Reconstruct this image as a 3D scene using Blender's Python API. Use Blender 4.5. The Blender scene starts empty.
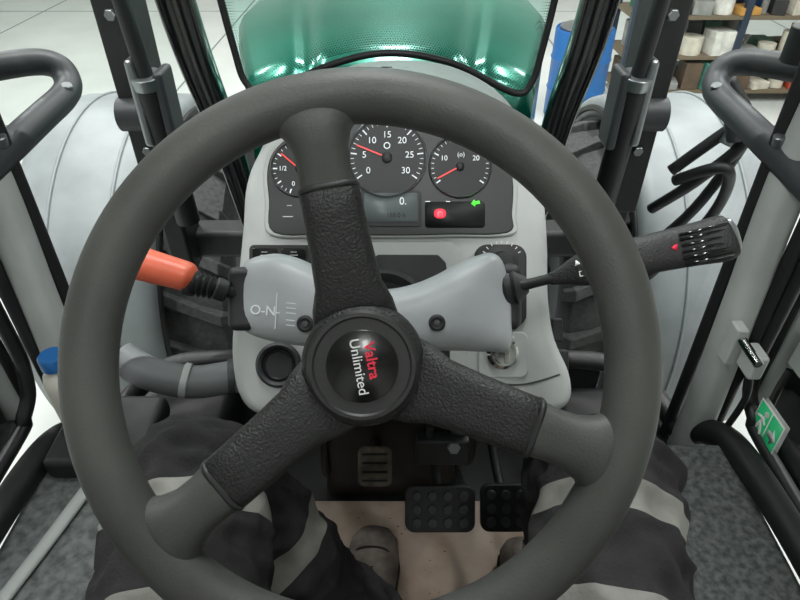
import bpy, math, random
from mathutils import Vector, Matrix, noise
random.seed(4)
scene=bpy.context.scene
PI=math.pi
# ------------------------------------------------------------------ helpers
def lin(h):
    h=h.lstrip('#'); o=[]
    for i in (0,2,4):
        c=int(h[i:i+2],16)/255
        o.append(c/12.92 if c<=.04045 else ((c+.055)/1.055)**2.4)
    return (o[0],o[1],o[2],1)
def mat(name,hexc,rough=.5,metal=0,bump=0,scale=60,var=0,coat=0,emit=0,hex2=None,spec=.5,detail=4,vscale=None,rvar=0):
    m=bpy.data.materials.new(name); m.use_nodes=True
    nt=m.node_tree; b=nt.nodes['Principled BSDF']
    c=lin(hexc)
    b.inputs['Base Color'].default_value=c
    b.inputs['Roughness'].default_value=rough
    b.inputs['Metallic'].default_value=metal
    b.inputs['Coat Weight'].default_value=coat
    b.inputs['Specular IOR Level'].default_value=spec
    if emit:
        b.inputs['Emission Color'].default_value=c
        b.inputs['Emission Strength'].default_value=emit
    tc=nt.nodes.new('ShaderNodeTexCoord')
    if var or hex2:
        n=nt.nodes.new('ShaderNodeTexNoise'); n.inputs['Scale'].default_value=vscale or scale
        n.inputs['Detail'].default_value=detail
        nt.links.new(tc.outputs['Object'],n.inputs['Vector'])
        r=nt.nodes.new('ShaderNodeValToRGB')
        c2=lin(hex2) if hex2 else tuple(min(1,x*(1+var)) for x in c[:3])+(1,)
        c1=c if hex2 else tuple(x*(1-var) for x in c[:3])+(1,)
        r.color_ramp.elements[0].color=c1; r.color_ramp.elements[1].color=c2
        r.color_ramp.elements[0].position=.35; r.color_ramp.elements[1].position=.65
        nt.links.new(n.outputs['Fac'],r.inputs['Fac'])
        nt.links.new(r.outputs['Color'],b.inputs['Base Color'])
    if rvar:
        n=nt.nodes.new('ShaderNodeTexNoise'); n.inputs['Scale'].default_value=30; n.inputs['Detail'].default_value=6
        nt.links.new(tc.outputs['Object'],n.inputs['Vector'])
        q=nt.nodes.new('ShaderNodeMapRange'); q.inputs[3].default_value=max(0,rough-rvar); q.inputs[4].default_value=rough+rvar
        nt.links.new(n.outputs['Fac'],q.inputs[0]); nt.links.new(q.outputs[0],b.inputs['Roughness'])
    if bump:
        n=nt.nodes.new('ShaderNodeTexNoise'); n.inputs['Scale'].default_value=scale
        n.inputs['Detail'].default_value=detail
        nt.links.new(tc.outputs['Object'],n.inputs['Vector'])
        bp=nt.nodes.new('ShaderNodeBump'); bp.inputs['Strength'].default_value=bump
        bp.inputs['Distance'].default_value=.002
        nt.links.new(n.outputs['Fac'],bp.inputs['Height'])
        nt.links.new(bp.outputs['Normal'],b.inputs['Normal'])
    return m
def top(name,M=None):
    e=bpy.data.objects.new(name,None); scene.collection.objects.link(e)
    e.empty_display_size=.05
    if M is not None: e.matrix_world=M
    return e
def mk(name,verts,faces,m,parent=None,smooth=True,bevel=0,seg=3,M=None,midx=None):
    me=bpy.data.meshes.new(name); me.from_pydata([tuple(v) for v in verts],[],faces); me.update()
    ms=m if isinstance(m,(list,tuple)) else [m]
    for x in ms: me.materials.append(x)
    if midx: 
        for p,i in zip(me.polygons,midx): p.material_index=i
    for p in me.polygons: p.use_smooth=smooth
    import bmesh
    bm=bmesh.new(); bm.from_mesh(me); bmesh.ops.recalc_face_normals(bm,faces=bm.faces); bm.to_mesh(me); bm.free()
    o=bpy.data.objects.new(name,me); scene.collection.objects.link(o)
    if parent: o.parent=parent
    if M is not None: o.matrix_local=M
    if bevel:
        b=o.modifiers.new('bev','BEVEL'); b.width=bevel; b.segments=seg; b.limit_method='ANGLE'; b.angle_limit=math.radians(35)
        b.harden_normals=True
    return o
def cr(pts,k=6,closed=False):
    P=[Vector(p) for p in pts]; n=len(P); out=[]
    rng=range(n) if closed else range(n-1)
    for i in rng:
        if closed: a,b,c,d=P[(i-1)%n],P[i],P[(i+1)%n],P[(i+2)%n]
        else: a=P[max(i-1,0)];b=P[i];c=P[i+1];d=P[min(i+2,n-1)]
        for j in range(k):
            t=j/k
            out.append(.5*((2*b)+(c-a)*t+(2*a-5*b+4*c-d)*t*t+(3*b-a-3*c+d)*t**3))
    if not closed: out.append(P[-1])
    return out
def loft(name,rings,m,parent,caps=True,smooth=True,bevel=0,seg=3,closed=False,midx=None):
    n=len(rings[0]); V=[v for r in rings for v in r]; F=[];MI=[]
    L=len(rings)
    for i in range(L if closed else L-1):
        for j in range(n):
            a=i*n+j;b=i*n+(j+1)%n;i2=(i+1)%L
            F.append((a,b,i2*n+(j+1)%n,i2*n+j)); MI.append(midx[i] if midx else 0)
    if caps and not closed:
        F.append(tuple(range(n))[::-1]); F.append(tuple((L-1)*n+j for j in range(n))); MI+= [MI[0],MI[-1]]
    return mk(name,V,F,m,parent,smooth,bevel,seg,midx=MI)
def sweep(name,pts,r,m,parent,n=18,k=8,closed=False,flat=1.0,up=(0,0,1),expo=2.0,disp=None,mfun=None):
    if isinstance(r,(int,float)): r=[r]*len(pts)
    P4=[Vector((p[0],p[1],p[2],q)) for p,q in zip(pts,r)]
    Q=cr(P4,k,closed) if k>1 else P4
    C=[Vector((q[0],q[1],q[2])) for q in Q]; R=[q[3] for q in Q]
    L=len(C); rings=[]; U=Vector(up); prev=None; s=0;mi=[]
    for i in range(L):
        if closed: t=(C[(i+1)%L]-C[i-1])
        else: t=C[min(i+1,L-1)]-C[max(i-1,0)]
        t.normalize()
        if i>0: s+=(C[i]-C[i-1]).length
        b=(U-t*U.dot(t)) if prev is None else (prev-t*prev.dot(t))
        if b.length<1e-4: b=Vector((1,0,0))-t*t.x
        b.normalize(); prev=b; a=t.cross(b)
        ring=[]
        for j in range(n):
            th=2*PI*j/n; ct,st=math.cos(th),math.sin(th)
            x=abs(ct)**(2/expo)*(1 if ct>0 else -1); y=abs(st)**(2/expo)*(1 if st>0 else -1)
            p=C[i]+(a*x+b*y*flat)*R[i]
            if disp: p=p+(a*x+b*y*flat).normalized()*disp(p,s,th)
            ring.append(p)
        rings.append(ring); mi.append(mfun(s) if mfun else 0)
    return loft(name,rings,m,parent,not closed,closed=closed,midx=mi)
def prism(name,out,z0,z1,m,parent,bevel=0,k=0,sc=1.0,seg=3,sc1=None,out1=None):
    o=[(x*sc,y*sc) for x,y in out]
    p1=[(x*(sc1 or sc),y*(sc1 or sc)) for x,y in (out1 or out)]
    if k: 
        o=[tuple(v)[:2] for v in cr([(x,y,0) for x,y in o],k,True)]
        p1=[tuple(v)[:2] for v in cr([(x,y,0) for x,y in p1],k,True)]
    return loft(name,[[Vector((x,y,z0)) for x,y in o],[Vector((x,y,z1)) for x,y in p1]],m,parent,bevel=bevel,seg=seg)
def rrect(cx,cy,w,h,r,n=5):
    o=[]
    for (sx,sy,a0) in ((1,1,0),(-1,1,90),(-1,-1,180),(1,-1,270)):
        for i in range(n+1):
            a=math.radians(a0+90*i/n)
            o.append((cx+sx*(w/2-r)+r*math.cos(a),cy+sy*(h/2-r)+r*math.sin(a)))
    return o
def box(name,c,s,m,parent,bevel=.003,rot=None,seg=3):
    x,y,z=s[0]/2,s[1]/2,s[2]/2
    V=[(a,b,d) for a in(-x,x) for b in(-y,y) for d in(-z,z)]
    F=[(0,1,3,2),(4,6,7,5),(0,4,5,1),(2,3,7,6),(0,2,6,4),(1,5,7,3)]
    M=Matrix.Translation(c)
    if rot is not None: M=M@(rot if isinstance(rot,Matrix) else Matrix.Rotation(rot[0],4,'X')@Matrix.Rotation(rot[1],4,'Y')@Matrix.Rotation(rot[2],4,'Z'))
    return mk(name,V,F,m,parent,True,bevel,seg,M=M)
def axisM(o,ax):
    ax=Vector(ax).normalized(); q=Vector((0,0,1)).rotation_difference(ax)
    return Matrix.Translation(o)@q.to_matrix().to_4x4()
def lathe(name,prof,o,ax,m,parent,n=40,M=None):
    rings=[[Vector((r*math.cos(2*PI*j/n),r*math.sin(2*PI*j/n),h)) for j in range(n)] for r,h in prof]
    ob=loft(name,rings,m,parent,caps=False)
    ob.matrix_local=M if M is not None else axisM(o,ax)
    b=ob.modifiers.new('e','EDGE_SPLIT'); b.split_angle=math.radians(40)
    return ob
def cyl(name,a,b,r,m,parent,r2=None,n=24,bevel=.0015):
    a=Vector(a);b=Vector(b);h=(b-a).length; r2=r if r2 is None else r2
    e=min(bevel,h/3,r/2)
    return lathe(name,[(.0001,0),(r-e,0),(r,e),(r2,h-e),(max(r2-e,1e-4),h),(.0001,h)],a,b-a,m,parent,n)
def text(name,s,size,pos,rotz,m,parent,ext=.0002,align='CENTER',bold=0):
    cu=bpy.data.curves.new(name,'FONT'); cu.body=s; cu.size=size; cu.extrude=ext; cu.align_x=align; cu.align_y='CENTER'; cu.offset=bold
    o=bpy.data.objects.new(name,cu); scene.collection.objects.link(o)
    dg=bpy.context.evaluated_depsgraph_get()
    me=bpy.data.meshes.new_from_object(o.evaluated_get(dg)); bpy.data.objects.remove(o)
    me.materials.clear(); me.materials.append(m)
    o=bpy.data.objects.new(name,me); scene.collection.objects.link(o); o.parent=parent
    o.matrix_local=Matrix.Translation(pos)@Matrix.Rotation(rotz,4,'Z')
    return o
def se(cx,cy,a,b,n=32,e=2.6):
    o=[]
    for j in range(n):
        t=2*PI*j/n;c,s=math.cos(t),math.sin(t)
        o.append((cx+a*abs(c)**(2/e)*(1 if c>0 else -1),cy+b*abs(s)**(2/e)*(1 if s>0 else -1)))
    return o
def strips(name,segs,w,z,m,parent,h=.0004):
    V=[];F=[]
    for (x0,y0,x1,y1) in segs:
        d=Vector((x1-x0,y1-y0)); nn=Vector((-d.y,d.x)).normalized()*w/2
        i=len(V)
        for (x,y) in ((x0-nn.x,y0-nn.y),(x1-nn.x,y1-nn.y),(x1+nn.x,y1+nn.y),(x0+nn.x,y0+nn.y)): V.append((x,y,z))
        for q in range(4): V.append((V[i+q][0],V[i+q][1],z+h))
        F+=[(i+4,i+5,i+6,i+7),(i,i+3,i+2,i+1)]+[(i+a,i+(a+1)%4,i+4+(a+1)%4,i+4+a) for a in range(4)]
    return mk(name,V,F,m,parent,smooth=False)

# ------------------------------------------------------------------ materials
M_rim=mat('rim_rubber','#3f3f3d',.54,bump=.15,scale=500,var=.12,vscale=14,rvar=.12)
M_spoke=mat('grained_black','#1e1e1f',.48,bump=.55,scale=480,detail=2,rvar=.08)
M_hub=mat('hub_black','#272728',.45,bump=.1,scale=500)
M_badge=mat('badge_gloss','#0b0b0c',.25,coat=.1)
M_red=mat('print_red','#d82440',.5,emit=.12)
M_white=mat('print_white','#e0e0e0',.5)
M_silver=mat('dash_silver','#b7baba',.48,bump=.06,scale=600,var=.06,vscale=18,rvar=.1,detail=8)
M_grey=mat('column_grey','#9a9ea1',.42,bump=.06,scale=500,var=.07,vscale=16,rvar=.12,detail=8)
M_greyd=mat('print_grey','#cfd3d5',.5)
M_dark=mat('cab_black','#1a1b1d',.52,bump=.1,scale=300,rvar=.08)
M_darkg=mat('cab_darkgrey','#343639',.5,bump=.1,scale=300)
M_gloss=mat('gloss_black','#0a0c0e',.15,coat=.5)
M_clus=mat('cluster_face','#16191d',.45)
M_gauge=mat('gauge_face','#0d1014',.5)
M_lcd=mat('lcd','#5a6263',.4,emit=.16)
M_orange=mat('orange_grip','#c4583d',.38,bump=.05,var=.06,vscale=25)
M_chrome=mat('chrome','#d0d0d0',.12,metal=1)
M_steel=mat('worn_steel','#9a9da0',.35,metal=.9,bump=.2,scale=80)
M_lred=mat('lamp_red','#ff2838',.4,emit=3)
M_lgrn=mat('lamp_green','#50e840',.4,emit=1.1)
M_needle=mat('needle_red','#f03028',.4,emit=.7)
M_gprint=mat('gauge_print','#e6ecf0',.5,emit=.3)
M_teal=mat('hood_green','#056452',.25,metal=.5,coat=.4,var=.25,vscale=2.5)
M_fender=mat('fender_grey','#7d8385',.45,bump=.05,scale=20,var=.14,vscale=5,detail=8)
M_tyre=mat('tyre','#404142',.8,bump=.3,scale=60,var=.25)
M_frame=mat('frame_lightgrey','#b2b6b5',.42,var=.07,bump=.04,vscale=12,detail=8)
M_headl=mat('bounce_headliner','#b0b0ac',.8)  # lining of the added roof, kept pale to bounce light into the cab
M_rail=mat('rail_grey','#36393c',.48,bump=.08,scale=300,rvar=.1)
M_carp=mat('speckled_carpet','#3c3f40',.9,bump=.6,scale=350,hex2='#646767',vscale=90,detail=8)
M_carpl=mat('speckled_vinyl','#505454',.8,bump=.4,scale=350,hex2='#797d7e',vscale=70,detail=8)
M_matb=mat('floor_mat','#a8907f',.75,bump=.3,scale=90,hex2='#cdbcad',vscale=9,detail=10)
M_trs=mat('trouser_cloth','#333133',.95,bump=.6,scale=260,var=.28,vscale=22,spec=.2,detail=8)
M_refl=mat('reflective_tape','#86847f',.55,bump=.3,scale=240,var=.14,vscale=30)
M_boot=mat('boot_leather','#8a8078',.85,bump=.8,scale=70,hex2='#5d554d',vscale=26,detail=10)
M_sole=mat('boot_sole','#2c2926',.8)
M_floor=mat('concrete_floor','#c3c9c5',.28,bump=.05,scale=8,var=.07,vscale=1.2,detail=8)
M_wall=mat('wall_paint','#c4c6c1',.7,var=.03,vscale=1)
M_ceil=mat('ceiling_paint','#a2a4a0',.8)
M_blue=mat('blue_plastic','#1d5f9e',.4)
M_pink=mat('pale_tape','#c8c4bc',.6)
M_lampm=mat('lamp_diffuser','#ffffff',.5,emit=6)
M_grit=mat('grit','#86766a',.9)
def glassm(name,tint,gl):
    m=bpy.data.materials.new(name); m.use_nodes=True; nt=m.node_tree
    for n in list(nt.nodes): nt.nodes.remove(n)
    o=nt.nodes.new('ShaderNodeOutputMaterial'); mx=nt.nodes.new('ShaderNodeMixShader')
    t=nt.nodes.new('ShaderNodeBsdfTransparent'); t.inputs[0].default_value=tint
    g=nt.nodes.new('ShaderNodeBsdfGlossy'); g.inputs['Roughness'].default_value=.03
    f=nt.nodes.new('ShaderNodeFresnel'); f.inputs[0].default_value=gl
    nt.links.new(f.outputs[0],mx.inputs[0]); nt.links.new(t.outputs[0],mx.inputs[1]); nt.links.new(g.outputs[0],mx.inputs[2])
    nt.links.new(mx.outputs[0],o.inputs[0]); return m
M_glass=glassm('cab_glass',(.95,.98,.97,1),1.3)
M_glassg=glassm('tinted_windscreen',(.72,.96,.92,1),1.2)

# ------------------------------------------------------------------ tilted dashboard frame (38 deg rake)
PITCH=math.radians(38); c_,s_=math.cos(PITCH),math.sin(PITCH)
KM=Matrix(((1,0,0,.02),(0,s_,-c_,.567),(0,c_,s_,.756),(0,0,0,1)))

# ================================================================== STEERING WHEEL
WM=KM@Matrix.Translation((-.0273,-.0469,.30))@Matrix.Rotation(math.radians(10.5),4,'Z')
sw=top('steering_wheel',WM)
R=.1905; r_=.0192
sweep('rim',[(R*math.cos(2*PI*i/48),R*math.sin(2*PI*i/48),0) for i in range(48)],r_,M_rim,sw,n=32,k=3,closed=True)
for i,a0 in enumerate((90,210,330)):
    e=top('spoke_%d'%(i+1)); e.parent=sw; e.matrix_local=Matrix.Rotation(math.radians(a0),4,'Z')
    def ring(x,w,zc,h,ex=3.2):
        return [Vector((x,y,z)) for y,z in se(0,zc,w,h,36,ex)]
    st=[(.028,.033,-.034,.010),(.045,.0305,-.030,.012),(.060,.0250,-.026,.0125),(.085,.0232,-.020,.0125),(.110,.0222,-.013,.0125),(.126,.0218,-.009,.0125),(.1285,.0208,-.009,.0115)]
    loft('spoke_arm',[ring(*s) for s in st],M_spoke,e)
    st=[(.124,.0200,-.009,.0112,3),(.130,.0203,-.008,.0118,3),(.142,.0190,-.005,.0122,2.8),(.155,.0195,-.002,.0135,2.5),(.166,.0235,0,.0150,2.3),(.176,.032,0,.0160,2.1),(.186,.042,0,.0155,2)]
    loft('rim_collar',[ring(*s) for s in st],M_rim,e)
    loft('collar_ridge',[ring(.1275,.0218,-.009,.0128),ring(.1295,.0223,-.0088,.0132),ring(.1315,.0213,-.0085,.0126)],M_hub,e)
lathe('hub_body',[(.026,-.085),(.030,-.06),(.044,-.045),(.0465,-.032),(.0455,-.022),(.042,-.018),(.030,-.016)],(0,0,0),(0,0,1),M_spoke,sw,64)
lathe('hub_cap_ring',[(.030,-.02),(.0405,-.018),(.0405,-.0125),(.0385,-.0105),(.036,-.0105),(.0345,-.012),(.025,-.0125),(.0001,-.0125)],(0,0,0),(0,0,1),M_hub,sw,64)
lathe('hub_badge',[(.0262,-.0128),(.0262,-.0115),(.0255,-.011),(.0001,-.0108)],(0,0,0),(0,0,1),M_badge,sw,64)
text('badge_text_upper','Valtra',.0112,(.0075,.003,-.0104),-PI/2,M_red,sw,bold=.0002)
text('badge_text_lower','Unlimited',.0104,(-.0025,-.000,-.0104),-PI/2,M_white,sw,bold=.00005)
lathe('steering_shaft',[(.022,-.26),(.022,-.08)],(0,0,0),(0,0,1),M_dark,sw,32)

# ================================================================== STEERING COLUMN COVER
sc_=top('steering_column_cover',KM)
S=1.033e-3
prof=[(-165,292,312,.012),(-163,272,324,.018),(-156,260,332,.024),(-142,254,338,.030),(-122,252,343,.034),(-100,258,346,.036),(-80,268,348,.037),(-55,280,350,.038),(-20,288,352,.038),(10,284,352,.038),(36,274,351,.037),(58,262,351,.036),(78,254,352,.033),(92,251,352,.029),(103,258,353,.024),(110,280,352,.018),(113,305,345,.01)]
rings=[]
for x,t0,t1,d in cr([Vector(p) for p in prof],4):
    cy=300-(t0+t1)/2; hh=(t1-t0)/2
    rings.append([Vector((x*S,y*S,z)) for y,z in [(cy+(hh)*(1 if math.cos(q)>0 else -1)*abs(math.cos(q))**.62, .085+d*(1 if math.sin(q)>0 else -1)*abs(math.sin(q))**.8) for q in [2*PI*j/40 for j in range(40)]]])
loft('shroud',rings,M_grey,sc_)
for u,v in ((305,323),(437,322)):
    x,y=(u-400)*.0009933,(300-v)*.0009933
    lathe('screw_recess',[(.0085,.112),(.0085,.1245),(.0060,.1255),(.0001,.1235)],(0,0,0),(0,0,1),M_dark,sc_,20,M=Matrix.Translation((x,y,0)))
    lathe('screw_head',[(.0035,.12),(.0035,.126),(.0001,.1263)],(0,0,0),(0,0,1),M_darkg,sc_,6,M=Matrix.Translation((x,y,0)))
zt=.1205
def sx(u): return (u-400)*.0009992
def sy(v): return (300-v)*.0009992
text('shuttle_print_n','O-N-',.0135,(sx(265),sy(310),zt),math.radians(-4),M_greyd,sc_)
strips('shuttle_print_lines',[(sx(u0),sy(v0),sx(u1),sy(v1)) for u0,v0,u1,v1 in [(277,292,275,328),(286,302,296,303),(286,307,296,308),(286,312,296,313),(286,319,295,320),(286,324,295,325)]],.0009,zt,M_greyd,sc_)
cyl('column_tube',(-.02,-.06,.1),(-.02,-.02,-.06),.05,M_dark,sc_)
lathe('boot',[(.06,-.02),(.058,.0),(.052,.03),(.056,.045),(.05,.06)],(-.02,-.02,.02),(0,0,1),M_dark,sc_,40)

# ---- left shuttle lever
lv=top('shuttle_lever',KM)
sweep('lever_stem',[(-.165,.005,.10),(-.185,.014,.115),(-.212,.024,.12)],[.007,.006,.006],M_dark,lv)
box('lever_gate',(-.162,.002,.085),(.03,.066,.05),M_dark,lv,.008)
cyl('lever_collar',(-.176,.009,.11),(-.187,.0135,.115),.0115,M_dark,lv)
lathe('bellows',[(.006,0)]+[(.0085+(.003 if i%2 else 0)+.0003*i,.003+i*.0028) for i in range(8)]+[(.0145,.027),(.0145,.031),(.009,.034)],(-.184,.012,.115),(-.97,.24,.02),M_dark,lv,28)
sweep('orange_handle',[(-.205,.0218,.12),(-.211,.0235,.12),(-.226,.028,.12),(-.248,.034,.12),(-.264,.039,.12),(-.276,.043,.12),(-.281,.0445,.12)],[.009,.0145,.0155,.0165,.017,.014,.005],M_orange,lv,n=28)

# ---- right multifunction stalk
st_=top('multifunction_stalk',KM)
lathe('stalk_boot',[(.02,0),(.021,.004),(.017,.010),(.0185,.014),(.013,.02),(.008,.026)],(.108,.012,.09),(.93,.18,.25),M_dark,st_,30)
box('stalk_mount',(.115,.004,.075),(.025,.07,.05),M_dark,st_,.01)
sweep('stalk_stem',[(.112,.013,.1),(.135,.018,.105),(.158,.024,.112)],[.007,.0055,.0055],M_dark,st_)
pts=[(.152,.022,.11),(.163,.0250,.113),(.176,.029,.116),(.188,.0325,.12),(.205,.037,.122),(.245,.046,.126),(.285,.0545,.13),(.313,.0605,.134),(.318,.0618,.1345)]
sweep('stalk_handle',pts,[.006,.009,.0145,.0175,.0185,.0195,.0210,.0228,.0210],M_spoke,st_,n=36,flat=.8,expo=2.8)
sweep('stalk_end_cap',[(.315,.061,.134),(.323,.0625,.135),(.327,.0636,.1355)],[.0192,.0183,.013],M_steel,st_,n=30,flat=.75,expo=2.8)
ang=math.radians(12.5)
for i,o in enumerate((-.015,-.009,-.003,.003,.009,.014)):
    cx,cy=.292,.055
    dx,dy=-math.sin(ang)*o,math.cos(ang)*o
    sweep('grip_rib',[(cx+dx-.022,cy+dy-.0055,.1460),(cx+dx+.022,cy+dy+.0045,.1505)],.0016,M_gloss,st_,n=8,k=1)
text('stalk_print_arrows','<=>',.008,(.226,.0405,.1385),ang,M_white,st_)
text('stalk_print_wiper','\\\\o',.009,(.243,.0445,.1405),ang,M_white,st_)
prism('stalk_print_triangle',[(.260,.051),(.266,.048),(.266,.055)],.1440,.1448,M_red,st_)
prism('stalk_print_triangle2',[(.172,.034),(.178,.0365),(.173,.040)],.1295,.1305,M_white,st_)
text('stalk_print_lamp','D=',.008,(.181,.027,.1305),ang,M_white,st_)

# ================================================================== INSTRUMENT PANEL
ip=top('instrument_panel',KM)
A=1.25e-3
def o2(l): return [(u-400,300-v) for u,v in l]
front=o2([(242,230),(246,185),(262,150),(300,112),(350,92),(400,86),(450,94),(500,118),(530,150),(543,190),(548,240),(549,300),(556,340),(570,372),(572,398),(556,412),(510,416),(440,410),(400,408),(350,410),(300,416),(258,414),(238,394),(231,350),(236,290)])
back=o2([(262,220),(262,170),(268,130),(300,85),(350,62),(400,56),(450,62),(495,85),(522,120),(530,170),(532,230),(534,290),(538,330),(545,360),(545,380),(530,395),(500,400),(440,400),(400,400),(350,400),(310,400),(272,396),(258,380),(252,340),(256,280)])
prism('housing',front,-.03,-.25,M_silver,ip,bevel=.012,k=5,sc=A,out1=back,sc1=1.6e-3,seg=4)
cl=o2([(274,232),(269,200),(268,165),(282,142),(318,124),(360,114),(400,111),(440,115),(480,131),(505,152),(513,180),(512,212),(508,232),(450,234),(390,235),(330,234)])
B=1.24e-3
def grow(l,f,cx=-10,cy=128): return [((x-cx)*f+cx,(y-cy)*f+cy) for x,y in l]
prism('cluster_bezel',grow(cl,1.04),-.034,-.024,M_frame,ip,bevel=.003,k=5,sc=B)
prism('cluster_face',cl,-.030,-.0225,M_clus,ip,bevel=.0015,k=5,sc=B)
Z=-.0222; G=(.72+.0222)/600
def gauge(nm,u,v,r,a0,a1,nmaj,nmin,labels,needle):
    x,y=(u-400)*G,(300-v)*G; r=r*G
    T=Matrix.Translation((x,y,Z))
    lathe(nm+'_ring',[(r*.99,0),(r*1.06,.0005),(r*1.06,.003),(r*1.03,.0045),(r*1.0,.003),(r*.99,.001)],(0,0,0),(0,0,1),M_steel,ip,56,M=T)
    lathe(nm+'_dial',[(r,.0002),(r*.99,.0006),(.0001,.0006)],(0,0,0),(0,0,1),M_gauge,ip,56,M=T)
    segs=[];big=[]
    for i in range(nmin+1):
        a=math.radians(a0+(a1-a0)*i/nmin); mj=i%(nmin//nmaj)==0; k=.80 if mj else .87
        (big if mj else segs).append((x+r*k*math.cos(a),y+r*k*math.sin(a),x+r*.96*math.cos(a),y+r*.96*math.sin(a)))
    strips(nm+'_ticks',segs,.0007,Z+.0008,M_gprint,ip)
    strips(nm+'_major_ticks',big,.0016,Z+.0008,M_gprint,ip)
    for i,l in enumerate(labels):
        a=math.radians(a0+(a1-a0)*i/(len(labels)-1))
        if l: text(nm+'_num','%s'%l,r*.24,(x+r*.60*math.cos(a),y+r*.60*math.sin(a),Z+.0009),0,M_gprint,ip)
    a=math.radians(needle)
    strips(nm+'_needle',[(x-r*.1*math.cos(a),y-r*.1*math.sin(a),x+r*.85*math.cos(a),y+r*.85*math.sin(a))],.0015,Z+.002,M_needle,ip)
    lathe(nm+'_boss',[(r*.14,0),(r*.14,.004),(r*.1,.005),(.0001,.005)],(0,0,0),(0,0,1),M_dark,ip,24,M=T)
gauge('tachometer',387,157,38,215,-35,6,30,['0','5','10','15','20','25','30'],158)
gauge('temperature_gauge',460,166,30,215,-35,4,24,['','10','','20',''],208)
gauge('fuel_gauge',299,168,27,250,110,4,12,['0','','1/2','','1'],140)
gx=lambda u:(u-400)*G
gy=lambda v:(300-v)*G
lathe('tach_symbol',[(.0030,.0008),(.0030,.0012),(.0042,.0012),(.0042,.0008)],(0,0,0),(0,0,1),M_gprint,ip,20,M=Matrix.Translation((gx(387),gy(145),Z)))
text('gauge_symbol','(o)',.008,(gx(461),gy(154),Z+.001),0,M_gprint,ip)
prism('lcd_frame',rrect(gx(391),gy(208),60*G,36*G,.004),Z,Z+.0015,M_gauge,ip,bevel=.0005)
prism('lcd',rrect(gx(391),gy(207),54*G,29*G,.002),Z+.001,Z+.002,M_lcd,ip)
text('lcd_text','0.',.013,(gx(403),gy(201),Z+.0022),0,M_gprint,ip)
text('lcd_text2','188.0 h',.008,(gx(396),gy(215),Z+.0022),0,M_gauge,ip)
prism('lamp_window',rrect(gx(455),gy(214),60*G,26*G,.004),Z-.0002,Z+.0008,M_gauge,ip)
prism('warning_lamp',rrect(gx(440),gy(213),.014,.011,.005),Z+.0009,Z+.0015,M_lred,ip)
text('warning_symbol','(!)',.008,(gx(440),gy(213),Z+.0017),0,M_white,ip)
prism('indicator_lamp',[(gx(471),gy(203)),(gx(475),gy(206)),(gx(475),gy(204)),(gx(480),gy(203)),(gx(479),gy(200)),(gx(475),gy(201)),(gx(474),gy(199))],Z+.0009,Z+.0016,M_lgrn,ip)
strips('cluster_small_symbols',[(gx(425),gy(201),gx(430),gy(201)),(gx(446),gy(201),gx(450),gy(201)),(gx(287),gy(205),gx(292),gy(205)),(gx(310),gy(216),gx(335),gy(216)),(gx(283),gy(216),gx(293),gy(216))],.0009,Z+.001,M_steel,ip)
# lower fascia
F0=-.0295; H=(.72+.0295)/600
hx=lambda u:(u-400)*H
hy=lambda v:(300-v)*H
prism('centre_recess',[(hx(u),hy(v)) for u,v in [(345,240),(450,240),(462,250),(470,285),(470,400),(335,400),(335,290),(338,250)]],-.034,-.028,M_silver,ip,bevel=.003)
prism('column_gap',[(hx(u),hy(v)) for u,v in [(378,254),(438,254),(446,262),(450,300),(450,405),(345,405),(345,300),(366,262)]],-.031,-.0265,M_dark,ip,bevel=.003)
prism('switch_bezel',rrect(hx(281),hy(255),62*H,21*H,.006),-.031,-.024,M_dark,ip,bevel=.0015)
for i in range(2):
    prism('rocker_switch',rrect(hx(266+i*29),hy(255),25*H,14*H,.003),-.026,-.0205,M_gloss,ip,bevel=.0015)
    strips('rocker_print',[(hx(262+i*29),hy(255),hx(270+i*29),hy(255)),(hx(263+i*29),hy(252),hx(269+i*29),hy(252)),(hx(263+i*29),hy(258),hx(269+i*29),hy(258))],.0007,-.0204,M_greyd,ip)
prism('dial_bezel',rrect(hx(500),hy(285),52*H,82*H,.016),-.031,-.024,M_dark,ip,bevel=.002)
lathe('rotary_dial',[(.021,0),(.021,.003),(.014,.004),(.013,.014),(.011,.016),(.0001,.016)],(0,0,0),(0,0,1),M_dark,ip,32,M=Matrix.Translation((hx(501),hy(262),-.024)))
strips('dial_print',[(hx(501)+.0235*math.cos(a),hy(262)+.0235*math.sin(a),hx(501)+.027*math.cos(a),hy(262)+.027*math.sin(a)) for a in [math.radians(30+15*i) for i in range(9)]],.0012,-.0238,M_white,ip)
lathe('vent_ring',[(.022,0),(.0285,.001),(.0285,.006),(.025,.009),(.0215,.006),(.021,.001)],(0,0,0),(0,0,1),M_darkg,ip,40,M=Matrix.Translation((hx(279),hy(364),-.031)))
lathe('vent_disc',[(.022,0),(.018,.003),(.016,.001),(.0001,.001)],(0,0,0),(0,0,1),M_dark,ip,40,M=Matrix.Translation((hx(279),hy(364),-.029)))
prism('ignition_plate',rrect(hx(503),hy(354),50*H,46*H,.01),-.031,-.026,M_silver,ip,bevel=.002)
lathe('ignition_lock',[(.020,0),(.020,.004),(.016,.008),(.013,.008),(.012,.012),(.0001,.012)],(0,0,0),(0,0,1),M_chrome,ip,32,M=Matrix.Translation((hx(502),hy(352),-.026)))
prism('ignition_key',rrect(hx(502),hy(350),.007,.026,.003),-.015,.006,M_chrome,ip,bevel=.001)
strips('ignition_print',[(hx(484),hy(342),hx(486),hy(349)),(hx(490),hy(336),hx(496),hy(334)),(hx(508),hy(334),hx(514),hy(337))],.0015,-.0258,M_white,ip)
sweep('lower_trim_seam_left',[(hx(262),hy(380),-.03),(hx(300),hy(383),-.029),(hx(335),hy(378),-.029)],.0012,M_darkg,ip,n=8)
sweep('lower_trim_seam_right',[(hx(470),hy(380),-.029),(hx(520),hy(384),-.029),(hx(560),hy(374),-.03)],.0012,M_darkg,ip,n=8)
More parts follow.
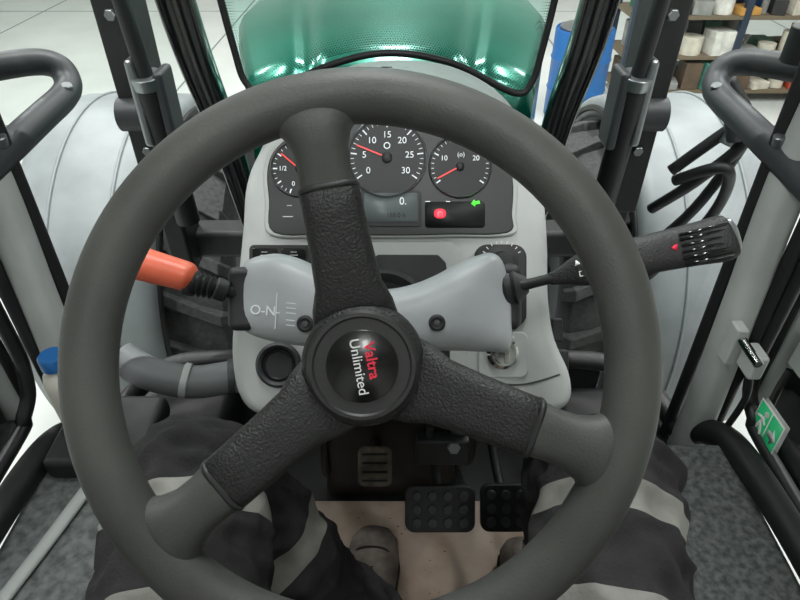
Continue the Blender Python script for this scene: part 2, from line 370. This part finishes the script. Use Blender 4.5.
for u,v in ((560,330),(566,362)):
    box('side_button',(hx(u),hy(v),-.05),(.014,.03,.02),M_dark,ip,.003)
for i in range(9):
    a=-.1+.025*i
    box('cowl_louvre',(a-.02,.345-2.2*a*a,-.195),(.017,.005,.05),M_dark,ip,.001)

# pedestal under the dash (world axes)
pd=top('steering_pedestal')
loft('pedestal_body',[[Vector((x+0,y,z)) for x,y in rrect(0,cy,w,d,.03)] for z,cy,w,d in ((.012,.92,.30,.24),(.12,.90,.27,.24),(.3,.86,.25,.24),(.46,.82,.3,.2))],M_dark,pd)
box('pedestal_bracket',(.10,.74,.27),(.10,.05,.07),M_darkg,pd,.006)
cyl('bracket_bolt',(.12,.72,.29),(.12,.705,.30),.012,M_steel,pd,n=6)
box('bracket_tab',(.13,.735,.33),(.03,.02,.07),M_steel,pd,.003,rot=(.3,0,0))
box('bracket_tab2',(.075,.735,.30),(.012,.02,.09),M_darkg,pd,.003,rot=(.2,0,0))
sweep('wire_harness',[(-.11,.80,.40),(-.13,.78,.25),(-.14,.8,.1),(-.12,.86,.02)],.009,M_dark,pd)
sweep('wire_harness2',[(.13,.80,.40),(.16,.79,.28),(.17,.82,.12),(.15,.9,.02)],.011,M_dark,pd)

# ================================================================== PEDALS
def pedal(nm,u,v,w,h,dep,bm=True,m=M_dark):
    s=dep/600; e=top(nm,KM@Matrix.Translation(((u-400)*s,(300-v)*s,.72-dep)))
    w*=s;h*=s
    prism('pad',rrect(0,0,w,h,min(w,h)*.2),-.008,.006,m,e,bevel=.004)
    prism('backplate',rrect(0,0,w*.9,h*.9,.01),-.014,-.006,M_steel,e,bevel=.002)
    if bm:
        nx=max(2,int(w/.03)); ny=3
        for i in range(nx):
            for j in range(ny):
                x=(i+.5)/nx-.5; y=(j+.5)/ny-.5
                lathe('rubber_stud',[(.010,0),(.010,.003),(.0085,.0055),(.0001,.0058)],(0,0,0),(0,0,1),M_darkg,e,18,M=Matrix.Translation((x*w*.88,y*h*.84,.005)))
    sweep('arm',[(0,0,-.012),(0,.02,-.05),(-.01,.1,-.10),(-.02,.2,-.10)],.010,M_dark,e,n=12)
    return e
pedal('brake_pedal',440,508,70,47,1.16)
pedal('brake_pedal',505,507,50,48,1.17)
p3=pedal('clutch_pedal',375,466,34,40,1.10,False,mat('worn_rubber','#6a6056',.8,bump=.5,scale=90,var=.4,vscale=40))
for i in range(4): box('pad_rib',(0,-.024+.016*i,.007),(.046,.004,.003),M_dark,p3,.001)

# ================================================================== CAB SHELL
fm=box('floor_mat',(.02,.36,.002),(.56,.86,.012),M_matb,None,.004)
V=[];F=[]
for i in range(70):
    x=random.gauss(.03,.09);y=random.uniform(.45,.78);r=random.uniform(.0010,.0030);b=len(V);a=random.random()*6
    for q in range(5): V.append((x+r*math.cos(a+q*1.2566),y+r*random.uniform(.6,1)*math.sin(a+q*1.2566),.0082))
    V.append((x,y,.0085+r*.5)); F+=[(b+q,b+(q+1)%5,b+5) for q in range(5)]
mk('floor_debris',V,F,M_grit,None,smooth=False)
cf=top('tractor_cab_frame')
box('floor_pan',(0,.3,-.02),(1.3,1.42,.03),M_dark,cf,.005)
# unseen roof ring added to shade the cab; glazed hatch admits top light
box('shade_roof_front',(0,.97,1.60),(1.36,.30,.10),M_headl,cf,.03)
box('shade_roof_rear',(0,-.42,1.60),(1.36,.40,.10),M_headl,cf,.03)
box('shade_roof_left',(-.55,.30,1.60),(.26,1.1,.10),M_headl,cf,.03)
box('shade_roof_right',(.55,.30,1.60),(.26,1.1,.10),M_headl,cf,.03)
mk('roof_hatch_glass',[(-.43,-.23,1.6),(.43,-.23,1.6),(.43,.83,1.6),(-.43,.83,1.6)],[(0,1,2,3)],M_glass,cf,smooth=False)
for sgn in (-1,1):
    X=.61*sgn+.005
    sweep('door_pillar',[(X,.81,-.02),(X,.80,.24),(X,.82,.55),(X,.835,.80),(X+.01*sgn,.83,1.1),(X+.01*sgn,.80,1.56)],[.030,.027,.025,.025,.024,.024],M_frame,cf,n=24,flat=1.25,up=(0,1,0),expo=3)
    sweep('pillar_seal_outer',[(X+.034*sgn,.80,-.02),(X+.032*sgn,.79,.24),(X+.03*sgn,.80,.80),(X+.035*sgn,.80,1.1),(X+.035*sgn,.77,1.56)],.012,M_dark,cf,n=12)
    sweep('pillar_seal_inner',[(X-.022*sgn,.85,.0),(X-.02*sgn,.85,.24),(X-.018*sgn,.87,.80),(X-.02*sgn,.87,1.1)],.012,M_dark,cf,n=12)
    sweep('rear_pillar',[(X,-.55,-.02),(X,-.55,.6),(X-.01*sgn,-.56,1.56)],.035,M_dark,cf,n=20)
    sweep('sill_rail',[(X,.80,.22),(X+.005*sgn,.76,.28),(X+.01*sgn,.68,.325),(X+.012*sgn,.5,.345),(X+.012*sgn,.2,.345),(X+.012*sgn,-.4,.345)],[.02,.026,.026,.024,.024,.024],M_dark,cf,n=18)
    sweep('front_lower_rail',[(X,.80,.20),(X-.03*sgn,.93,.21),(X-.10*sgn,1.01,.22),(.35*sgn,1.03,.22),(0,1.04,.22)],.022,M_dark,cf,n=18)
    box('corner_panel',(X-.12*sgn,.88,.07),(.25,.24,.20),M_dark,cf,.03)
    sweep('front_post',[(.20*sgn+.01,1.03,.25),(.27*sgn+.01,1.06,.45),(.31*sgn,1.08,.75),(.345*sgn,1.08,.95),(.37*sgn,1.06,1.3),(.38*sgn,1.03,1.56)],[.014,.018,.026,.03,.032,.03],M_gloss,cf,n=20,expo=3,up=(1,0,0))
box('footwell_panel',(0,1.03,.11),(1.0,.02,.23),M_dark,cf,.004)
for sgn in(-1,1):
    g=top('grab_rail')
    X=.60*sgn+.005
    sweep('lower_rail',[(X+.01*sgn,.70,.79),(X,.84,.805),(X-.003*sgn,1.0,.815),(X-.003*sgn,1.09,.82),(X+.003*sgn,1.13,.832),(X+.02*sgn,1.145,.855),(X+.055*sgn,1.13,.868),(X+.12*sgn,1.07,.872),(X+.2*sgn,.98,.875)],.0235,M_rail,g,n=20,flat=1.0)
    for y in (.86,1.09):
        cyl('rail_bolt',(X-.012*sgn,y,.825),(X-.016*sgn,y-.003,.842),.010,M_steel,g,n=16)
    g=top('mirror_arm'); X=.675*sgn
    cyl('arm_joint',(X,1.02,.90),(X,1.02,.955),.028,M_dark,g)
    cyl('joint_cap',(X,1.02,.955),(X,1.02,.965),.016,M_steel,g)
    sweep('arm_tube',[(X,1.02,.935),(X+.06*sgn,1.06,.96),(X+.2*sgn,1.12,.98),(X+.4*sgn,1.14,1.0)],.014,M_dark,g)
    cyl('arm_clamp',(X+.07*sgn,1.03,.95),(X+.07*sgn,1.09,.98),.022,M_darkg,g)

lt=top('latch_mechanism')
box('latch_plate',(.598,.775,.50),(.02,.03,.08),M_frame,lt,.004)
box('latch_body',(.62,.74,.49),(.025,.045,.05),M_frame,lt,.006)
cyl('latch_pin',(.60,.76,.52),(.60,.70,.52),.008,M_chrome,lt)
sweep('latch_rod',[(.63,.75,.46),(.64,.74,.4),(.63,.74,.3)],.006,M_dark,lt)
for sgn,nm in ((-1,'door_1'),(1,'door_2')):
    d=top(nm); X=.665*sgn
    mk('door_glass',[(X,.77,.36),(X,-.4,.36),(X,-.4,1.5),(X,.77,1.5)],[(0,1,2,3)],M_glass,d)
    sweep('door_frame',[(X,.785,1.5),(X,.79,.6),(X,.78,.42),(X,.73,.36),(X,.6,.34),(X,-.4,.34)],.013,M_dark,d,n=12,k=6)
M_sgn=mat('sign_green','#28b070',.4,emit=.15)
es=top('emergency_exit_sign',Matrix(((0,0,-1,.6615),(-1,0,0,.69),(0,1,0,.375),(0,0,0,1)))@Matrix.Rotation(.05,4,'Z'))
prism('sticker',rrect(0,0,.075,.08,.002),0,.0006,M_white,es)
prism('sticker_left_field',rrect(-.0175,0,.034,.072,.001),.0006,.0009,M_sgn,es)
prism('sticker_right_field',rrect(.0185,0,.032,.072,.001),.0006,.0009,M_sgn,es)
sweep('running_figure',[(-.026,-.025,.001),(-.020,-.008,.001),(-.016,.004,.001),(-.012,.014,.001)],.0032,M_white,es,n=8,flat=.3,k=3)
sweep('running_leg',[(-.006,-.026,.001),(-.011,-.010,.001),(-.018,.0,.001)],.0028,M_white,es,n=8,k=3)
sweep('running_arms',[(-.030,.006,.001),(-.016,.010,.001),(-.005,.002,.001)],.0026,M_white,es,n=8,k=3)
lathe('figure_head',[(.0055,0),(.0055,.001),(.0001,.001)],(0,0,0),(0,0,1),M_white,es,16,M=Matrix.Translation((-.010,.023,.0008)))
prism('arrow',[(.008,.007),(.02,.007),(.02,.017),(.032,0),(.02,-.017),(.02,-.007),(.008,-.007)],.0009,.0014,M_white,es)

# windscreen
ws=top('windscreen')
seal=[(-.30,1.06,1.5),(-.285,1.065,1.15),(-.272,1.065,1.0),(-.262,1.065,.91),(-.25,1.06,.855),(-.215,1.055,.838),(-.1,1.055,.885),(0,1.055,.905),(.11,1.055,.888),(.22,1.055,.838),(.25,1.06,.855),(.262,1.065,.91),(.272,1.065,1.0),(.285,1.065,1.15),(.30,1.06,1.5)]
sweep('seal',seal,.006,M_dark,ws,n=12)
sp=cr(seal,4)
mk('glass',[(p.x,p.y,p.z) for p in sp],[tuple(range(len(sp)))],M_glassg,ws,smooth=False)
V=[];F=[]
def arcz(x): return .905-1.42*x*x
def dot(x,z,rr):
    b=len(V)
    for q in range(6): V.append((x+rr*math.cos(q*PI/3),1.052,z+rr*math.sin(q*PI/3)))
    F.append(tuple(range(b,b+6)))
for j in range(13):
    for i in range(-60,61):
        x=i*.0042+(.0021 if j%2 else 0)
        if abs(x)<.238: dot(x,arcz(x)+.009+j*.0037,.0014*(1-j/15))
for sgn in(-1,1):
    for j in range(5):
        for i in range(70):
            z=.87+i*.0042; dot(sgn*(.252-j*.0037+(z-.87)*.1),z,.0014*(1-j/6.5))
mk('frit_dots',V,F,M_dark,ws,smooth=False)
for sgn in(-1,1):
    mk('quarter_glass',[(.33*sgn,1.08,.26),(.58*sgn,.9,.26),(.60*sgn,.9,1.4),(.37*sgn,1.07,1.4)],[(0,1,2,3)],M_glass,ws,smooth=False)

# ================================================================== HOOD
hd=top('tractor_hood')
rings=[]
for y,w,zc,ze in ((1.10,.265,.862,.80),(1.25,.30,.868,.805),(1.5,.365,.872,.81),(1.75,.42,.87,.80),(2.2,.44,.84,.77),(2.7,.43,.79,.71),(3.0,.38,.70,.60)):
    r=[]
    for t in [i/24-1 for i in range(49)]:
        x=w*t; z=ze+(zc-ze)*(1-abs(t)**2.6)
        if abs(t)==1: z=ze-.02
        z-=.016*math.exp(-((abs(t)-.55)/.07)**2)   # pressed feature lines
        r.append(Vector((x,y,z)))
    r=[Vector((-w,y,.35))]+r+[Vector((w,y,.35))]
    rings.append(r)
loft('hood_skin',rings,M_teal,hd)
ch=top('tractor_chassis')
box('engine_block',(0,2.0,-.1),(.5,1.7,.9),M_dark,ch,.05)
box('transmission',(0,.3,-.45),(.55,1.6,.75),M_dark,ch,.05)
box('front_axle',(0,2.45,-.55),(1.5,.2,.2),M_dark,ch,.03)
box('rear_axle',(0,-.35,-.35),(1.7,.25,.25),M_dark,ch,.03)

# ================================================================== FENDERS + TYRES
def fender(x0,x1,cy,cz,R):
    e=top('front_fender')
    N=44; xs=[x0,x0,x0+(x1-x0)*.03,x0+(x1-x0)*.12,(x0+x1)/2,x1-(x1-x0)*.12,x1-(x1-x0)*.03,x1,x1]; dr=[-.10,-.04,-.012,0,.006,0,-.012,-.04,-.07]
    V=[];F=[]
    for i in range(N+1):
        th=math.radians(15+185*i/N)
        for x,d in zip(xs,dr):
            V.append((x,cy+(R+d)*math.cos(th),cz+(R+d)*math.sin(th)))
    k=len(xs)
    for i in range(N):
        for j in range(k-1): F.append((i*k+j,i*k+j+1,(i+1)*k+j+1,(i+1)*k+j))
    o=mk('fender_shell',V,F,M_fender,e); s=o.modifiers.new('s','SOLIDIFY'); s.thickness=.008
    xm=(x0+x1)/2; r2=R+.006
    for xx in (x0+(x1-x0)*.3,x0+(x1-x0)*.72):
        sweep('fender_rib',[(xx,cy+r2*math.cos(math.radians(a)),cz+r2*math.sin(math.radians(a))) for a in range(20,200,10)],.006,M_fender,e,n=8,k=2)
    for xx in (x0,x1):
        sweep('rubber_edge',[(xx,cy+(R-.06)*math.cos(math.radians(a)),cz+(R-.06)*math.sin(math.radians(a))) for a in range(20,200,10)],.014,M_dark,e,n=8,k=2)
    sweep('fender_stay',[(xm,cy,cz+.1),(xm,cy-.02,cz+R-.02)],.02,M_dark,e,k=1)
def tyre(nm,x0,x1,cy,cz,R,nl=20):
    e=top(nm); xm=(x0+x1)/2; w=(x1-x0)/2
    M=Matrix.Translation((xm,cy,cz))@Matrix.Rotation(PI/2,4,'Y')
    lathe('carcass',[(R*.5,-w*.8),(R*.62,-w*.95),(R*.8,-w),(R*.9,-w*.93),(R*.94,-w*.7),(R*.955,0),(R*.94,w*.7),(R*.9,w*.93),(R*.8,w),(R*.62,w*.95),(R*.5,w*.8)],(0,0,0),(0,0,1),M_tyre,e,72,M=M)
    lathe('rim_disc',[(R*.51,-w*.8),(R*.5,-w*.5),(R*.3,-w*.3),(.0001,-w*.25)],(0,0,0),(0,0,1),M_fender,e,48,M=M)
    lathe('rim_disc_b',[(R*.51,w*.8),(R*.5,w*.5),(R*.3,w*.3),(.0001,w*.25)],(0,0,0),(0,0,1),M_fender,e,48,M=M)
    V=[];F=[]
    for s in(-1,1):
        for i in range(nl):
            a0=2*PI*(i+(.5 if s>0 else 0))/nl
            b=len(V)
            prof=[(0,.0,.95,1.0),(.5,.10,.94,.995),(.93,.20,.89,.965),(1.0,.23,.80,.86)]
            for (f,da,ri,ro) in prof:
                for (rr,dd) in ((ri,-.045),(ro,-.035),(ro,.035),(ri,.045)):
                    a=a0+da+dd
                    V.append((xm+s*w*f*1.01,cy+R*rr*math.cos(a),cz+R*rr*math.sin(a)))
            for q in range(3):
                for r in range(4):
                    F.append((b+q*4+r,b+q*4+(r+1)%4,b+q*4+4+(r+1)%4,b+q*4+4+r))
            F+=[(b,b+1,b+2,b+3),(b+12,b+15,b+14,b+13)]
    mk('tread_lugs',V,F,M_tyre,e,smooth=False,bevel=.006,seg=2)
fender(-1.42,-.88,2.45,-.5,.81)
fender(.90,1.44,2.45,-.5,.81)
tyre('front_tire',-1.30,-.66,2.45,-.5,.70)
tyre('front_tire',.68,1.32,2.45,-.5,.70)
tyre('rear_tire',-1.45,-.9,-.35,-.35,.85,24)
tyre('rear_tire',.9,1.45,-.35,-.35,.85,24)

# ================================================================== LOADER BRACKETS
for sgn in(-1,1):
    e=top('loader_bracket'); X=.68*sgn
    box('post',(X,1.66,.68),(.07,.14,1.24),M_dark,e,.012)
    box('post_flange',(X,1.585,.75),(.09,.02,.9),M_dark,e,.006)
    cyl('pin_boss',(X-.09*sgn,1.58,.60),(X+.05*sgn,1.58,.60),.045,M_darkg,e)
    cyl('pin_end',(X-.10*sgn,1.58,.60),(X-.09*sgn,1.58,.60),.03,M_steel,e)
    box('lock_plate',(X-.05*sgn,1.52,.66),(.025,.09,.22),M_steel,e,.01)
    box('lock_plate_b',(X-.11*sgn,1.52,.64),(.025,.09,.2),M_darkg,e,.01)
    cyl('hydraulic_barrel',(X-.08*sgn,1.53,.30),(X-.075*sgn,1.50,.72),.034,M_dark,e)
    cyl('hydraulic_rod',(X-.075*sgn,1.50,.72),(X-.07*sgn,1.47,1.0),.02,M_dark,e)
    cyl('barrel_collar',(X-.077*sgn,1.505,.70),(X-.076*sgn,1.50,.73),.04,M_steel,e)
    for z in (.5,.85,.95):
        cyl('bolt',(X,1.575,z),(X,1.56,z),.014,M_steel,e,n=6)
    box('cross_link',(X-.12*sgn,1.72,.12),(.4,.1,.10),M_dark,e,.02)
hs=top('hydraulic_hoses')
for i,(a,b,c,d) in enumerate([((.78,1.55,.45),(.93,1.5,.62),(.91,1.6,.3),(.78,1.7,.0)),((.80,1.55,.42),(.88,1.45,.50),(.96,1.6,.25),(.83,1.7,-.1)),((.83,1.5,.72),(.90,1.45,.60),(.84,1.5,.45),(.78,1.6,.3))]):
    sweep('hose',[a,b,c,d],.016,M_dark,hs,n=12)
cyl('coupling',(.91,1.5,.63),(.88,1.49,.55),.026,M_steel,hs)
cyl('coupling2',(.84,1.48,.68),(.88,1.46,.58),.024,M_darkg,hs)
ih=top('air_duct_hose')
sweep('hose_body',[(-.585,.95,.30),(-.52,.925,.275),(-.43,.92,.255),(-.35,.94,.25),(-.29,.975,.22)],.036,mat('hose_grey','#6c6f71',.5,bump=.1),ih,n=24)
cyl('hose_clamp',(-.452,.9195,.261),(-.437,.9197,.257),.039,M_frame,ih)
cyl('hose_clamp2',(-.36,.9385,.251),(-.345,.942,.249),.039,M_darkg,ih)

# ================================================================== SIDE CONSOLES, SEAT
for sgn in(-1,1):
    e=top('side_console')
    box('console_body',(.50*sgn+.005,.16,.155),(.20,1.06,.30),M_dark,e,.02)
    box('console_carpet',(.505*sgn+.005,.16,.312),(.21,1.08,.02),M_carp if sgn>0 else M_carpl,e,.008)
    if sgn<0:
        sweep('edge_trim',[(-.47,.69,.326),(-.50,.62,.328),(-.53,.50,.328),(-.56,.38,.328),(-.59,.2,.328)],.012,M_frame,e,n=12,flat=.5)
e=top('control_console')
box('base',(-.50,.70,.345),(.17,.16,.05),M_dark,e,.015)
cyl('knob_b',(-.50,.68,.37),(-.50,.68,.39),.02,M_darkg,e)
bt=top('water_bottle')
lathe('bottle_body',[(.001,0),(.028,.002),(.031,.01),(.031,.09),(.026,.11),(.013,.125),(.013,.135)],(-.553,.72,.372),(0,0,1),M_pink,bt,32)
lathe('bottle_cap',[(.022,0),(.022,.02),(.019,.024),(.0001,.024)],(-.553,.72,.50),(0,0,1),M_blue,bt,32)
se_=top('tractor_seat')
sweep('cushion',[(0,-.45,.38),(0,-.40,.38),(0,-.1,.38),(0,.08,.37),(0,.12,.36)],[.16,.22,.23,.22,.15],M_darkg,se_,n=32,flat=.3,expo=3.2)
sweep('backrest',[(0,-.57,.42),(0,-.6,.6),(0,-.63,.9),(0,-.65,1.1)],[.18,.22,.22,.16],M_darkg,se_,n=32,flat=.28,up=(0,1,0),expo=3)
box('seat_base',(0,-.15,.17),(.3,.4,.32),M_dark,se_,.03)

# ================================================================== SEATED DRIVER (legs)
op=top('seated_person')
def mkleg(sgn,hip,knee,ank,foot_dir):
    hip=Vector(hip);knee=Vector(knee);ank=Vector(ank)
    def disp(p,s,th):
        d=.012*noise.noise(p*9+Vector((sgn*3,0,0)))
        q=Vector((p.x*14,p.y*26,p.z*20))
        d+=.016*(.5-abs(noise.noise(q)))       # sharp cloth folds
        d+=.006*noise.noise(p*38)
        return d-.006
    L1=(knee-hip).length
    def mf(s):
        for a,b in ((L1-.225,L1-.194),(L1-.105,L1-.074),(L1+.16,L1+.19)):
            if a<s<b: return 1
        return 0
    pts=[hip,hip.lerp(knee,.35),hip.lerp(knee,.75)+Vector((0,0,.01)),knee+Vector((0,-.035,.012)),knee+Vector((0,.015,-.055)),knee.lerp(ank,.35),knee.lerp(ank,.7),ank,ank+Vector((0,0,-.04))]
    sweep('trouser_leg',pts,[.105,.103,.093,.085,.083,.079,.074,.078,.08],[M_trs,M_refl],op,n=96,k=32,disp=disp,mfun=mf,up=(1,0,0))
    fx,fy=foot_dir; base=Vector((ank.x,ank.y,ank.z-.115))
    rings=[]
    for t,w,h,zb in ((-.07,.030,.05,.012),(-.06,.038,.085,.012),(-.03,.043,.11,.012),(.02,.044,.105,.012),(.07,.046,.082,.012),(.12,.051,.068,.012),(.16,.052,.062,.012),(.20,.046,.054,.014),(.222,.030,.038,.018),(.230,.012,.018,.024)):
        c=base+Vector((fx*t,fy*t,0)); side=Vector((fy,-fx,0))
        r=[]
        for a,b in se(0,zb+h/2,w,h/2,28,2.5):
            q=c+side*a+Vector((0,0,b)); q+=Vector((0,0,.004*noise.noise(q*40)))
            r.append(q)
        rings.append(r)
    loft('boot_upper',rings,M_boot,op)
    side=Vector((fy,-fx,0)); f=Vector((fx,fy,0))
    o=[(-.075,.0),(-.068,.032),(-.03,.043),(.04,.042),(.1,.050),(.16,.054),(.205,.046),(.234,.02),(.238,0),(.234,-.02),(.205,-.046),(.16,-.054),(.1,-.050),(.04,-.042),(-.03,-.043),(-.068,-.032)]
    lo=[base+f*a+side*b for a,b in o]
    loft('boot_sole',[[p+Vector((0,0,-.008)) for p in lo],[p+Vector((0,0,.016)) for p in lo]],M_sole,op,bevel=.003)
    for i in range(6):
        c=base+f*(.04+.02*i)+Vector((0,0,.106-.0075*i))
        sweep('lace',[c-side*.020-f*.006-Vector((0,0,.006)),c+Vector((0,0,.002)),c+side*.020+f*.006-Vector((0,0,.006))],.0028,M_sole,op,n=8,k=3)
    sweep('toe_cap_seam',[base+f*.145+side*.050+Vector((0,0,.035)),base+f*.16+side*.03+Vector((0,0,.070)),base+f*.165+Vector((0,0,.074)),base+f*.16-side*.03+Vector((0,0,.070)),base+f*.145-side*.050+Vector((0,0,.035))],.0022,M_sole,op,n=8,k=5)
mkleg(-1,(-.13,-.25,.52),(-.235,.47,.555),(-.045,.465,.135),(.07,.998))
mkleg(1,(.13,-.25,.52),(.27,.47,.555),(.27,.44,.135),(-.02,1))
sweep('pelvis',[(0,-.40,.52),(0,-.32,.55),(0,-.22,.55),(0,-.15,.52)],[.12,.19,.19,.12],M_trs,op,n=40,flat=.6)

# ================================================================== WORKSHOP
FZ=-1.2
mk('floor',[(-9,-6,FZ),(9,-6,FZ),(9,14,FZ),(-9,14,FZ)],[(0,1,2,3)],M_floor,None,smooth=False)
def wall(nm,a,b,z0=FZ,z1=5):
    mk(nm,[(a[0],a[1],z0),(b[0],b[1],z0),(b[0],b[1],z1),(a[0],a[1],z1)],[(0,1,2,3)],M_wall,None,smooth=False)
wall('wall_front',(-9,14),(9,14)); wall('wall_back',(-9,-6),(9,-6)); wall('wall_left',(-9,-6),(-9,14)); wall('wall_right',(9,-6),(9,14))
mk('ceiling',[(-9,-6,5),(9,-6,5),(9,14,5),(-9,14,5)],[(0,1,2,3)],M_ceil,None,smooth=False)
for i,(x,y) in enumerate([(-3,0),(3,0),(-3,4),(3,4),(0,8),(-5,8),(5,8),(0,-3),(0,2)]):
    e=top('ceiling_lamp')
    box('housing',(x,y,4.9),(.4,2.4,.1),M_frame,e,.01); box('diffuser',(x,y,4.84),(.34,2.3,.03),M_lampm,e,.005)
    l=bpy.data.lights.new('lamp_light','AREA'); l.shape='RECTANGLE'; l.size=.5; l.size_y=2.4; l.energy=175; l.color=(1,.995,.98)
    o=bpy.data.objects.new('tube_light',l); scene.collection.objects.link(o); o.parent=e; o.location=(x,y,4.8)
fj=top('floor_expansion_joint')
for x in(-6,-2.6,2.2,6): box('joint_long',(x,4,FZ+.001),(.02,19,.004),M_fender,fj,0)
for y in(1,6,11): box('joint_cross',(0,y,FZ+.001),(17,.02,.004),M_fender,fj,0)
rk=top('shelving_rack')
M_pst=mat('rack_post','#2a3848',.5)
M_shf=mat('rack_shelf','#6f6350',.7)
for x in (2.45,3.6,4.75,5.9):
    for y in (6.7,7.3): box('upright',(x,y,.1),(.07,.07,2.6),M_pst,rk,.005)
lev=(-1.08,-.72,-.32,.15,.6)
for z in lev: box('shelf_board',(4.18,7.0,z),(3.5,.65,.04),M_shf,rk,.005)
cols=['#b0462c','#3b6f58','#c9c4b4','#5a4a3a','#c09048','#2d4f7a','#888a86','#a8302c','#d8d8d0','#2c2c2c','#4f8f7c']
cm=[mat('clutter_%d'%i,c,.6,var=.2,vscale=9) for i,c in enumerate(cols)]
cb=top('stored_parts')
for z in lev[:4]:
    for yy in (6.8,7.12):
        x=2.52
        while x<5.7:
            w=random.uniform(.06,.26); h=random.uniform(.06,.30); zz=z+.021
            q=random.random()
            if q<.5: box('carton',(x+w/2,yy,zz+h/2),(w,.24,h),random.choice(cm),cb,.006,rot=(0,0,random.uniform(-.25,.25)))
            elif q<.8: cyl('canister',(x+w/2,yy,zz),(x+w/2,yy,zz+h),w/2,random.choice(cm),cb,n=16)
            else:
                lathe('funnel',[(w*.15,0),(w*.2,h*.3),(w*.48,h),(w*.42,h),(w*.1,h*.3)],(x+w/2,yy,zz),(0,0,1),random.choice(cm),cb,16)
            x+=w+random.uniform(.01,.05)
br=top('oil_barrel')
lathe('drum',[(.27,0),(.29,.02),(.29,.28),(.3,.30),(.29,.32),(.29,.58),(.3,.6),(.29,.62),(.29,.86),(.28,.88),(.27,.86),(.0001,.86)],(1.85,6.3,FZ),(0,0,1),M_blue,br,40)
lathe('drum_lid',[(.25,0),(.25,.03),(.2,.05),(.0001,.05)],(1.85,6.3,FZ+.86),(0,0,1),M_steel,br,30)
cyl('bung',(1.95,6.2,FZ+.90),(1.95,6.2,FZ+.93),.03,M_darkg,br)
tb=top('tool_cabinet')
box('cabinet',(4.3,5.6,-.86),(.6,.45,.66),cm[7],tb,.02)
for i in range(4): box('drawer',(4.3,5.36,-1.08+.15*i),(.54,.02,.12),cm[7],tb,.005); box('drawer_handle',(4.3,5.34,-1.06+.15*i),(.4,.02,.02),M_steel,tb,.003)

w=bpy.data.worlds.new('W'); scene.world=w; w.use_nodes=True
w.node_tree.nodes['Background'].inputs[0].default_value=(.9,.95,1,1); w.node_tree.nodes['Background'].inputs[1].default_value=.6
cam=bpy.data.cameras.new('cam'); co=bpy.data.objects.new('camera',cam); scene.collection.objects.link(co)
co.location=(.02,0,1.2); co.rotation_euler=(PI/2-PITCH,0,0); cam.lens=27; cam.sensor_width=36; cam.clip_start=.02
scene.camera=co
scene.view_settings.view_transform='Standard'
